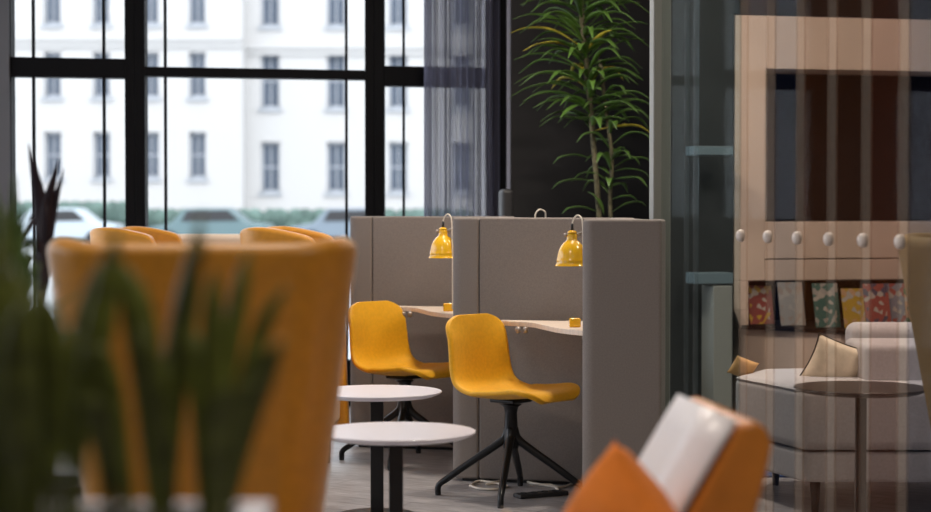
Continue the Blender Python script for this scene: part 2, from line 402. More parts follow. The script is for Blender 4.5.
# lamps
def lamp(c, label):
    r = thing('clamp_lamp', c, 0, label, 'lamp')
    prof = [(.0, .118), (.012, .118), (.020, .116), (.022, .108), (.022, .095), (.025, .092), (.036, .084), (.048, .072), (.057, .056), (.063, .036), (.065, .024), (.0665, .022), (.0665, .017), (.066, .014), (.0685, .008), (.072, .002), (.074, 0),
            (.0715, 0), (.066, .008), (.062, .022), (.060, .036), (.053, .055), (.040, .072), (.018, .084), (0, .084)]
    prof = [(a, z*1.18) for a, z in prof]
    MB().lathe(prof, 40).build('lamp_shade', M_lampy, r, smooth=True)
    r_=r; UP = Matrix.Translation((0, 0, .021))
    MB().lathe([(0, .139), (.020, .139), (.021, .143), (.016, .149), (.009, .152), (0, .152)], 20).build('cap', M_lampy, r, smooth=True)
    MB().lathe([(0, .15), (.007, .15), (.006, .175), (.003, .182), (0, .182)], 12).build('cord_grip', M_dark, r, smooth=True)
    MB().lathe([(0, .02), (.016, .022), (.022, .038), (.018, .055), (.010, .07), (.010, .085), (0, .085)], 16).build('bulb', mat('frosted_bulb', (.9, .88, .8), .3), r, smooth=True)
    for s in (-1, 1):
        o = MB().tube([(s*.018, 0, .132), (s*.024, 0, .132), (s*.025, 0, .132), (s*.034, 0, .132)], [.004, .004, .0085, .0085], 12).build('wing_screw', M_steel, r, smooth=True)
    # cable: up over, then down beside the screen
    pts = spline([(0, 0, .178), (.006, 0, .198), (.020, -.01, .216), (.036, -.02, .208), (.043, -.03, .18), (.045, -.04, .10), (.047, -.05, -.05), (.047, -.05, -.25)], 6)
    MB().tube(pts, .0035, 8).build('cable', M_wire, r, smooth=True)
    MB().tube(spline([(.018, 0, .135), (.045, -.01, .145), (.055, -.02, .155), (.075, -.03, .175), (.12, -.06, .19), (.16, -.12, .195)], 5), .0045, 8).build('bracket_arm', M_steel, r, smooth=True)
    return r
LP = at(572, 266, 8.10)
lamp(LP, 'yellow enamel bell lamp hanging over the front desk, nearest the end screen')
lamp(LP+STEP, 'yellow enamel bell lamp hanging over the rear desk, left of the middle screen')
g = MB().tube(spline([at(535, 218, 9.12), at(536, 213, 9.12), at(540, 209.5, 9.12), at(545, 212, 9.13), at(545.5, 218, 9.14), at(546, 240, 9.14)], 6), .004, 8)
tag(g.build('cable', M_wire, smooth=True), 'cream cable looping over the top of the middle screen', 'cable')

# extension cord + power strip on floor
def fp(px, py, z=.006):
    s = (py-207)/(H0-z); Y = F/s; return Vector(((px-465.5)*Y/F, Y, z))
cord = [fp(470, 486.5), fp(478, 482), fp(492, 483), fp(500, 482), fp(512, 479.5), fp(522, 480), fp(529, 483), fp(541, 485.5), fp(552, 487), fp(562, 488), fp(574, 484), fp(583, 480)]
cord2 = [fp(470, 486.5), fp(480, 489.5), fp(497, 490), fp(507, 487), fp(498, 484.5), fp(486, 485)]
cord3 = [fp(541, 485.5), fp(552, 486), fp(558, 490), fp(560, 493)]
g = MB().tube(spline(cord, 6), .006, 8).tube(spline(cord2, 6), .006, 8).tube(spline(cord3, 6), .006, 8)
tag(g.build('extension_cord', M_wire, smooth=True), 'cream extension cord snaking on the floor under the front yellow chair', 'cord')
a, b_ = fp(517, 498), fp(566, 494)
r = thing('power_strip', (a.x, a.y, 0), math.atan2(b_.y-a.y, b_.x-a.x), 'flat black power strip on the floor below the end screen', 'power strip')
MB().box(0, .25, -.035, .035, 0, .02).build('body', M_dark, r, bevel=.005)
for k in range(4): MB().lathe([(0, .02), (.018, .02), (.018, .023), (.014, .023), (.013, .0205), (0, .0205)], 16, (.035+.055*k, 0, 0)).build('socket', M_black, r)

# ------------------------------------------------------------ yellow shell chairs
def shell_chair(loc, rz, label, leg_rot):
    r = thing('shell_chair', loc, rz, label, 'chair', 'yellow shell chairs at the booth desks')
    prof = [(.258, .430), (.252, .448), (.225, .458), (.17, .458), (.09, .448), (.0, .442), (-.07, .446), (-.13, .462), (-.168, .49), (-.188, .53), (-.198, .58), (-.205, .64), (-.214, .70), (-.224, .745), (-.231, .772), (-.236, .785)]
    P = spline([(x, 0, z) for x, z in prof], 3); n = len(P)-1
    # arc length
    ln = [0]
    for i in range(n): ln.append(ln[-1]+(P[i+1]-P[i]).length)
    T = ln[-1]; NU = 16
    vs = []
    for i, p in enumerate(P):
        s = ln[i]/T; v = ln[i]
        w = .222 if s < .45 else .222-(.222-.205)*smooth01((s-.45)/.5)
        e0, e1 = (v+.006)/.10, (T-v+.006)/.085
        for e in (e0, e1):
            if e < 1: w *= max(.5, (1-(1-e)**2.4)**(1/2.4))
        t = (P[min(i+1, n)]-P[max(i-1, 0)]).normalized(); nn = Vector((-t.z, 0, t.x))   # normal
        if nn.z < 0 and s < .3: nn = -nn
        nn = Vector((t.z, 0, -t.x)) if Vector((t.z, 0, -t.x)).dot(Vector((.6, 0, .8))) > 0 else Vector((-t.z, 0, t.x))
        for k in range(NU+1):
            u = -1+2*k/NU
            up = .030*abs(u)**2.5 if s < .42 else .022*abs(u)**2.2*(1-.8*smooth01((s-.85)/.15))
            if s < .12: up *= .4+.6*s/.12
            side = abs(u)
            q = p+nn*up+Vector((0, u*w, 0))
            vs.append(q)
    fs = [(i*(NU+1)+k, i*(NU+1)+k+1, (i+1)*(NU+1)+k+1, (i+1)*(NU+1)+k) for i in range(n) for k in range(NU)]
    o = MB().add([(v[0], v[1], v[2]+.012+.012*max(0, v[2]-.46)/.3) for v in vs], fs).build('seat_shell', M_yellow, r, smooth=True)
    q = o.modifiers.new('solid', 'SOLIDIFY'); q.thickness = .026; q.offset = 0
    q = o.modifiers.new('sub', 'SUBSURF'); q.levels = 2; q.render_levels = 2
    # swivel mount, column
    MB().box(-.07, .07, -.07, .07, .425, .445).build('mounting_plate', M_black, r, bevel=.008)
    MB().lathe([(0, .22), (.036, .22), (.034, .26), (.030, .34), (.028, .38), (.034, .405), (.05, .416), (0, .416)], 24).build('column', M_black, r, smooth=True)
    for k in range(4):
        a = leg_rot+k*PI/2; c, s = math.cos(a), math.sin(a)
        pts = [(c*.012, s*.012, .31), (c*.03, s*.03, .262), (c*.09, s*.09, .215), (c*.20, s*.20, .14), (c*.29, s*.29, .075), (c*.322, s*.322, .052), (c*.331, s*.331, .035), (c*.332, s*.332, .012)]
        l = MB().tube(spline(pts, 4), [.021-.007*min(1, j/20) for j in range(len(spline(pts, 4)))], 10).build('leg', M_black, r, smooth=True)
        MB().lathe([(0, 0), (.013, 0), (.014, .012), (.012, .018), (0, .018)], 12, (c*.332, s*.332, 0)).build('foot_cap', M_dark, l)
    return r
RZ = -math.radians(40)
c1 = at(511, 207, 8.50); c1.z = 0
c2 = at(404.5, 207, 9.68); c2.z = 0
legd = math.radians(180-9)
shell_chair(c1, RZ, 'front yellow shell chair on black star base, nearer the camera', legd-RZ)
ch2 = copy_tree([o for o in C.objects if o.name == 'shell_chair'][0]); ch2.location = c2; ch2.rotation_euler = (0, 0, RZ-.03)
ch2['label'] = 'rear yellow shell chair on black star base, partly behind the white tables'

# ------------------------------------------------------------ white side tables
def side_table(px, py, Y, R, label, m_top, m_leg, zt, post=.020, flat=True):
    p = at(px, py, Y); r = thing('side_table', (p.x, p.y, 0), 0, label, 'table')
    MB().lathe([(0, zt-.022), (R-.035, zt-.022), (R-.008, zt-.012), (R, zt-.006), (R, zt-.002), (R-.003, zt), (0, zt)], 72).build('table_top', m_top, r, bevel=.001)
    MB().box(-post, post, -post*.6, post*.6, .012, zt-.022).build('leg', m_leg, r, bevel=.003)
    MB().lathe([(0, 0), (R*.62, 0), (R*.62, .006), (R*.60, .012), (0, .012)], 48).build('base_plate', m_leg, r)
    return r
side_table(396, 431, 6.53, .275, 'nearer round white side table on a flat black leg', M_white, M_black, .53, .024)
side_table(377, 391, 7.95, .272, 'farther round white side table, just behind the nearer one', M_white, M_black, .53, .027)

# ------------------------------------------------------------ high-back armchairs
def highback(loc, rz, label, m, W=.335, lean=.05, tuck=0, D=.62, ZT=1.22, taper=.10, front=.10, group=None):
    # chair faces local +y ; back panel at y=0
    r = thing('high_back_armchair', loc, rz, label, 'armchair', group)
    path = []
    Rc = .10
    for k in range(6): path.append((-W, D-(D-Rc)*k/6))
    for k in range(7): a = PI+PI/2*k/6; path.append((-W+Rc+Rc*math.cos(a), Rc+Rc*math.sin(a)))
    for k in range(1, 8): path.append((-W+Rc+(2*W-2*Rc)*k/8, 0))
    for k in range(7): a = -PI/2+PI/2*k/6; path.append((W-Rc+Rc*math.cos(a), Rc+Rc*math.sin(a)))
    for k in range(1, 7): path.append((W, Rc+(D-Rc)*k/6))
    n = len(path); NV_ = 12; vs = []
    for j in range(NV_+1):
        v = j/NV_
        for x, y in path:
            f = max(0, (y-Rc)/(D-Rc)); zt = ZT-front*f**1.5+.012*math.exp(-((abs(x)-W)/.06)**2)*(1-f)
            if f > .8: zt -= .12*((f-.8)/.2)**2
            z = .16+(zt-.16)*v; k = 1-taper*2.0*(ZT-z)*.9
            k *= 1-tuck*f; vs.append((x*k, y*(1-.06*(1-v))-.02*v+lean*(1-v), z))
    fs = [(j*n+i, j*n+i+1, (j+1)*n+i+1, (j+1)*n+i) for j in range(NV_) for i in range(n-1)]
    o = MB().add(vs, fs).build('shell', m, r, smooth=True)
    q = o.modifiers.new('solid', 'SOLIDIFY'); q.thickness = .07; q.offset = 0
    q = o.modifiers.new('bev', 'BEVEL'); q.width = .031; q.segments = 3; q.limit_method = 'ANGLE'; q.angle_limit = math.radians(50)
    q = o.modifiers.new('wn', 'WEIGHTED_NORMAL')
    kb = 1-taper*1.8*(ZT-.4)
    kb *= 1-tuck*.8
    MB().box(-(W*kb-.04), W*kb-.04, .09, D*.97, .20, .43).build('seat_cushion', m, r, bevel=.04, seg=4)
    for sx in (-1, 1):
        for y in (.12, D-.08):
            MB().tube([(sx*(W*kb-.07), y, .22), (sx*(W*kb-.05), y, 0)], [.018, .012], 12).build('leg', M_black, r, smooth=True)
    return r
highback((-.595, 4.22, 0), 0, 'large blurred mustard high back armchair seen from behind, in the left foreground', M_mustard, W=.318, taper=.235, tuck=.19)
highback((at(97, 207, 9.9).x+.07, 9.9, 0), -PI/2-.12, 'distant mustard high back armchair behind the left end of the foreground chair', M_mustard, W=.26, D=.36, ZT=1.185, front=.04)
highback((at(254, 207, 9.5).x+.02, 9.5, 0), -PI/2-.12, 'distant mustard high back armchair just left of the desk screens', M_mustard, W=.25, D=.40, ZT=1.19, front=.05)
# cream high-back bench between the two far armchairs
r = thing('high_back_bench', (at(203, 207, 10.4).x, 10.4, 0), 0, 'cream high backed bench glimpsed between the two distant mustard armchairs', 'bench')
MB().box(-.31, .31, -.08, .08, .12, 1.152).build('backrest', M_cream, r, bevel=.03)
MB().box(-.30, .30, .08, .55, .2, .43).build('seat', M_cream, r, bevel=.04)
for sx in (-.26, .26):
    for y in (0, .5): MB().tube([(sx, y, .2), (sx, y, 0)], .015, 10).build('leg', M_black, r, smooth=True)

# chair behind the glass at the right edge
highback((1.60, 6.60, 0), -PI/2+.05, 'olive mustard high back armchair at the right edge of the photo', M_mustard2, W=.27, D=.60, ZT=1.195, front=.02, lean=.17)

# ------------------------------------------------------------ low tan lounge chair, right foreground
r = thing('lounge_chair', (.388, 3.88, 0), .11, 'tan leather lounge chair with white lit backrest, in the right foreground', 'armchair')
def slab(poly, y0, y1, name, m, bev):
    g = MB(); n = len(poly)
    g.add([(x, y, z) for y in (y0, y1) for x, z in poly], [tuple(range(n)), tuple(range(2*n-1, n-1, -1))]+[(i, i+n, (i+1) % n+n, (i+1) % n) for i in range(n)])
    return g.build(name, m, r, bevel=bev, seg=5)
# backrest profile in x,z (facing -x, leaning back to the right)
face = at(737, 424, 3.6)
bx = lambda px, py: (at(px, py, 3.62).x-.40, at(px, py, 3.62).z)
front_pts = [bx(734, 424), bx(716, 453), bx(698, 483), bx(680, 513), bx(630, 596)]
back_pts = [bx(730, 600), bx(748, 520), bx(760, 475), bx(766, 445), bx(760, 430), bx(748, 421)]
slab(front_pts+back_pts, -.27, .215, 'backrest', M_tan, .022)
MB().box(-.55, .02, -.27, .215, .28, .43).build('seat_cushion', M_tan, r, bevel=.045, seg=4)
for sx in (-.5, .12):
    for y in (-.23, .18): MB().tube([(sx, y, .33), (sx+.02, y, 0)], [.018, .012], 12).build('leg', M_black, r, smooth=True)
# added pale sheet over the backrest front, window sheen put into its colour
g = MB(); pf = front_pts[:]; off = []
pts = [(x-.006, z+.004) for x, z in [bx(730, 422), bx(711, 452), bx(693, 482), bx(674, 513), bx(620, 600)]]
vs = [(x, y, z) for y in (-.268, .208) for x, z in pts]
n = len(pts); g.add(vs, [(i, i+1, n+i+1, n+i) for i in range(n-1)])
M_sheen = mat('painted_window_sheen', (.93, .89, .92), .35, spec=.6)
g.build('backrest_sheen', M_sheen, r, smooth=True, solid=.012)['label'] = 'pale backrest facing painted as window sheen'

def pillow(name, loc, rot, w, h, t, m, label, piping=None):
    N = 18; vs = []; fs = []
    for sgn in (1, -1):
        for i in range(N+1):
            for j in range(N+1):
                u = -1+2*i/N; v = -1+2*j/N
                d = ((1-u*u)*(1-v*v))**.42
                kx = 1-.10*(1-v*v)*abs(u)**2; ky = 1-.10*(1-u*u)*abs(v)**2
                wr = 1+.05*math.sin(7*u+3*v)*d
                vs.append((w/2*u*kx, sgn*t/2*d*wr, h/2*v*ky))
    M1 = (N+1)**2
    for s in (0, 1):
        for i in range(N):
            for j in range(N):
                a = s*M1+i*(N+1)+j; fs.append((a, a+1, a+N+2, a+N+1) if s else (a, a+N+1, a+N+2, a+1))
    o = MB().add(vs, fs).build(name, m, smooth=True, merge=True)
    o.location = loc; o.rotation_euler = rot
    tag(o, label, 'cushion'); 
    if piping:
        pts = []
        for k in range(4*N):
            s, q = divmod(k, N); e = -1+2*q/N
            u, v = [(e, -1), (1, e), (-e, 1), (-1, -e)][s]
            pts.append((w/2*u*(1-.10*(1-v*v)*abs(u)**2), 0, h/2*v*(1-.10*(1-u*u)*abs(v)**2)))
        MB().tube(pts+[pts[0]], .0035, 6).build('piping', piping, o, smooth=True)
    return o
p = at(626, 532, 3.62)
pillow('throw_cushion', (p.x-.012, 3.57, p.z), (.15, PI/4-.0, -.82), .265, .265, .19, M_orange, 'orange cushion standing on its corner on the tan lounge chair')
pillow('throw_cushion', (at(547, 520, 3.75).x-.05, 3.86, .52), (.2, .5, .5), .26, .26, .10, M_cream, 'cream cushion peeking in at the bottom edge beside the orange one')

# ------------------------------------------------------------ grey sofa behind the glass
def PX(px, Y): return (px-465.5)*Y/F
r = thing('sofa', (1.9, 8.6, 0), 0, 'grey wool sofa with chaise corner behind the glass partition', 'sofa')
base = [(1.42, 8.0), (2.75, 8.0), (2.75, 9.25), (1.40, 9.0), (1.225, 8.62)]
base = [(x-1.9, y-8.6) for x, y in base]
def rprism(poly, rad, seg=6):
    out = []; n = len(poly)
    for i in range(n):
        p = Vector(poly[i]); a = (Vector(poly[i-1])-p).normalized(); b_ = (Vector(poly[(i+1) % n])-p).normalized()
        hh = a.angle(b_)/2; d = min(rad/math.tan(hh), .2); s = p+a*d; e = p+b_*d
        for k in range(seg+1):
            t = k/seg; out.append(tuple((1-t)**2*s+2*t*(1-t)*p+t*t*e))
    return out
MB().prism([(x*.985, y*.985) for x, y in rprism(base, .06)], .135, .262).build('base_frame', M_grey, r, bevel=.015)
MB().prism(rprism(base, .06), .268, .535).build('seat_cushion', M_grey, r, bevel=.045, seg=5)
g = MB().tube([(x*.992, y*.985, .522) for x, y in rprism(base, .06)]+[(rprism(base, .06)[0][0]*.992, rprism(base, .06)[0][1]*.985, .522)], .004, 6)
g.build('piping', M_grey, r, smooth=True)
ax0 = PX(859, 8.75)-1.9
MB().box(ax0, .84, .28, .50, .30, .752).build('backrest', M_grey, r, bevel=.05, seg=5)
ax1 = PX(863, 8.45)-1.9
MB().box(ax1, .82, -.22, .26, .50, .69).build('back_cushion', M_grey, r, bevel=.03, seg=5)
for x, y in ((1.49, 8.07), (2.68, 8.07), (1.45, 8.85), (2.68, 9.15)):
    MB().tube([(x-1.9, y-8.6, .14), (x-1.9, y-8.6, 0)], [.024, .014], 14).build('leg', M_tabled, r, smooth=True)
M_cush = mat('cream_printed_cotton', (.80, .70, .56), .8, noise=(9, .25))
p = at(836, 367, 8.62)
pillow('throw_cushion', (p.x, 8.60, p.z+.01), (.30, .34, .15), .28, .23, .15, M_cush, 'cream patterned cushion with dark piping leaning on the grey sofa arm', M_tabled)
pillow('throw_cushion', (PX(743.5, 8.75), 8.75, .558), (.5, .35, .3), .12, .10, .06, mat('tan_cotton', (.62, .36, .15), .7), 'small tan cushion tip showing at the far left corner of the grey sofa')
# dark round table
side_table(861, 387, 7.45, .262, 'round dark brown side table in front of the grey sofa', M_tabled, M_tabled, .594, .021)
# blue rug
g = MB().prism([(1.0, 9.1), (3.4, 9.1), (3.4, 10.2), (1.0, 10.2)], 0, .008)
tag(g.build('rug', mat('navy_rug', (.03, .06, .16), .95, noise=(30, .6))), 'dark blue rug on the floor behind the grey sofa', 'rug')

# ------------------------------------------------------------ shelf cabinet
CX, CY = 1.60, 11.3
r = thing('display_cabinet', (CX, CY, 0), ang, 'tall pale sand cabinet with magazine rack behind the glass', 'cabinet')
def cz(py): return at(465, py, CY).z
z15, z67, z222, z281, z310, z335 = cz(15), cz(68), cz(222), cz(281), cz(310), cz(334)
W = 2.3; D = .42; sp = .195; sq = .09
MB().box(0, sp, .0, D, z281, z15).box(0, sq, 0, D, z310, z281).build('side_panel', M_cab, r, bevel=.004)
MB().box(W, W+.1, .0, D, .0, z15).build('side_panel', M_cab, r, bevel=.004)
MB().box(sp, W, .0, D, z67, z15).build('top_board', M_cab, r, bevel=.004)
MB().box(sp, W, .0, D, cz(259), z222).build('middle_board', M_cab, r, bevel=.004)
MB().box(sp, W, .004, D, z281, cz(260)).build('drawer_front', M_cab, r, bevel=.004)
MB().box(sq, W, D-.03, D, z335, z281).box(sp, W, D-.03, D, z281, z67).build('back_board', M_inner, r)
MB().box(sp, sp+.012, .01, D-.03, z222, z67).build('inner_edge', mat('cabinet_edge_brown', (.22, .19, .15), .6), r)  # edge strip in a darker brown than the boards
# sloped chamfer under the side, rack shelf, lower body
MB().add([(0, 0, z310), (.0, D, z310), (.045, 0, cz(329)), (.045, D, cz(329)), (sq, 0, z310), (sq, D, z310), (sq, 0, cz(329)), (sq, D, cz(329))],
         [(0, 1, 3, 2), (0, 2, 6, 4), (4, 6, 7, 5), (0, 4, 5, 1), (2, 3, 7, 6), (1, 5, 7, 3)]).build('chamfer', M_cab, r)
low = [(.045, .0), (.42, -.62), (W+.08, -.55), (W+.08, D), (.045, D)]
zl = .575
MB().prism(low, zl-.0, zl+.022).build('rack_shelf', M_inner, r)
MB().prism([(.07, .04), (.42, -.58), (W+.06, -.52), (W+.06, D), (.07, D)], 0, zl-.002).build('lower_body', M_cab, r, bevel=.004)
cov = [tuple(.55*v for v in c) for c in [(.30, .06, .05), (.45, .43, .40), (.05, .17, .15), (.60, .38, .04), (.40, .10, .08), (.28, .30, .36), (.66, .40, .22), (.10, .22, .20), (.45, .36, .30), (.12, .20, .08), (.35, .25, .12), (.10, .10, .16)]]
cname = ['dark red', 'pale grey', 'dark teal', 'yellow', 'brick red', 'blue grey', 'peach', 'sea green', 'sand', 'olive green', 'brown', 'navy']
Rz = Matrix.Rotation(ang, 4, 'Z'); T0 = Matrix.Translation((CX, CY, 0))
for i, cc in enumerate(cov):
    m = mat('magazine_cover_%s' % cname[i], cc, .35)
    nt = m.node_tree; b = nt.nodes['Principled BSDF']; tc = [n for n in nt.nodes if n.type == 'TEX_COORD'][0]
    vo = nt.nodes.new('ShaderNodeTexVoronoi'); vo.inputs['Scale'].default_value = 34
    cr = nt.nodes.new('ShaderNodeValToRGB'); cr.color_ramp.interpolation = 'CONSTANT'
    cr.color_ramp.elements[0].color = (*cc, 1); cr.color_ramp.elements[1].position = .6; o2 = cov[(i*5+3) % 12]; cr.color_ramp.elements[1].color = (*o2, 1)
    e3 = cr.color_ramp.elements.new(.85); e3.color = (.3, .28, .25, 1)
    sp_ = nt.nodes.new('ShaderNodeSeparateColor'); nt.links.new(tc.outputs['Object'], vo.inputs['Vector']); nt.links.new(vo.outputs['Color'], sp_.inputs[0])
    nt.links.new(sp_.outputs[0], cr.inputs[0]); nt.links.new(cr.outputs[0], b.inputs['Base Color'])
    lx = sq+.095+i*.128
    o = MB().box(-.078, .078, -.004, .004, 0, .262 if i % 3 else .235).build('magazine', m, bevel=.001)
    o.matrix_world = T0 @ Rz @ Matrix.Translation((lx, .10+.022*(i % 2)+max(-.60, -1.5*max(0, lx-.13)), zl+.024)) @ Matrix.Rotation(-.25, 4, 'X')
    tag(o, '%s magazine leaning in the cabinet rack%s' % (cname[i], ', beyond the right edge chair' if i > 8 else ''), 'magazine', 'magazines in the cabinet rack')
# low grey-green cupboard left of it and shelves in the dark
r = thing('low_cupboard', (PX(714, 11.0), 11.0, 0), ang, 'narrow grey green cupboard standing left of the tall cabinet', 'cupboard')
MB().box(0, .115, 0, .20, .03, at(465, 286, 11.0).z).build('body', mat('grey_green_board', (.24, .24, .22), .6), r, bevel=.004)
MB().box(.01, .105, .03, .18, 0, .03).build('plinth', M_dark, r)
M_shelf = mat('pale_blue_shelf', (.13, .175, .20), .4)
for i, (x0, x1, y0, y1, w_) in enumerate(((694, 736, 146, 155, 'upper'), (694, 736, 273, 284, 'lower'))):
    a = at(x0, y0, 10.98); b_ = at(x1, y1, 10.98)
    r = thing('wall_shelf', (a.x, 10.98, b_.z), ang, '%s pale blue wall shelf in the dark gap left of the tall cabinet' % w_, 'shelf')
    MB().box(0, b_.x-a.x, 0, .14, 0, a.z-b_.z).build('board', M_shelf, r, bevel=.004)

# ------------------------------------------------------------ glass partition
def part_pt(xr):   # xr relative to centre
    Y = 11.7/(1+.00217*xr); return Vector((xr*Y/F, Y, 0))
A = part_pt(278); B = part_pt(438); U = (B-A).normalized(); pitch = (B-A).length/5
r = thing('glass_partition', (A.x, A.y, 0), math.atan2(U.y, U.x), 'tall glass partition of narrow tinted panes with painted reflections and round fittings', 'partition')
panes = [((.98, .94, .90), (.30, .10, .06), .03), ((.86, .86, .88), (.03, .05, .12), .03), ((.84, .77, .72), (.30, .11, .05), .035),  # tint per pane; the film colour paints in its reflections
         ((.84, .77, .72), (.30, .11, .05), .035), ((.84, .72, .68), (.32, .10, .05), .04), ((.68, .68, .74), (.02, .03, .07), .03), ((.7, .68, .66), (.05, .05, .08), .03), ((.7, .68, .66), (.05, .05, .08), .03)]
for i, (t, fc, ff) in enumerate(panes):
    MB().box(i*pitch+.036, (i+1)*pitch-.036, -.004, .004, .02, 3.4).build('pane', glass_mat('tinted_reflection_pane_%d' % i, t, fc, ff, .003), r)
M_strip = glass_mat('frosted_strip', (.92, .86, .82), (.75, .60, .48), .055, .001)
for i in range(9):
    MB().box(i*pitch-.035, i*pitch+.035, -.004, .004, .02, 3.4).build('joint_or_reflection_strip', M_strip, r)
    g = MB().lathe([(0, 0), (.023, 0), (.024, .008), (.022, .015), (.016, .021), (.008, .024), (0, .025)], 20)
    o = g.build('round_fitting', mat('pale_fitting', (.62, .55, .50), .4), r, smooth=True); o.location = (i*pitch, -.004, 1.19); o.rotation_euler = (PI/2, 0, 0)
FARP = part_pt(192); dl = (A-FARP).length
MB().box(-dl+.06, -.036, -.004, .004, .02, 3.4).build('pane', glass_mat('smoked_pane', (.72, .80, .80), (.10, .14, .13), .012, .003), r)
MB().box(-dl, -dl+.06, -.04, .04, 0, ZC-.01).build('post', mat('grey_green_post', (.26, .26, .235), .45), r, bevel=.006)
MB().box(-dl-.02, -dl, -.025, .025, 0, ZC-.01).build('post_edge', mat('pale_edge', (.34, .29, .27), .5), r)
for t_, w_ in ((.36, .006), (.47, .012)):  # thin added strips painting reflection lines on the wide pane
    MB().box(-dl*(1-t_), -dl*(1-t_)+w_, -.010, .010, .02, 3.4).build('joint_or_reflection_strip', glass_mat('reflection_line_%d' % (t_*100), (.8, .85, .88), (.5, .55, .6), .08, .005), r)
MB().box(-dl, 8*pitch, -.02, .02, 3.4, ZC-.01).build('head_rail', M_steel, r)
MB().box(-dl+.06, 8*pitch, -.02, .02, 0, .02).build('floor_rail', M_steel, r)

# ------------------------------------------------------------ leaves
def leaf(mb, pts, width, fold=.25, side=None, peak=.35, tip=1.0):
    pts = spline(pts, 5); n = len(pts)-1; vs = []; ex = 2.6 if peak == .6 else 1.6
    for i, p in enumerate(pts):
        t = i/n
        w = width*(smooth01(t/peak)*.75+.25 if t < peak else max(0.02, 1-((t-peak)/(1-peak))**ex*tip))
        d = (pts[min(i+1, n)]-pts[max(i-1, 0)]).normalized()
        s = (Vector(side)-d*Vector(side).dot(d)).normalized() if side else d.cross(Vector((0, 0, 1))).normalized()
        u = s.cross(d).normalized()
        vs += [p-s*w/2+u*w*fold, p, p+s*w/2+u*w*fold]
    fs = []
    for i in range(n):
        for k in (0, 1): fs.append((3*i+k, 3*i+k+1, 3*i+k+4, 3*i+k+3))
    mb.add(vs, fs)

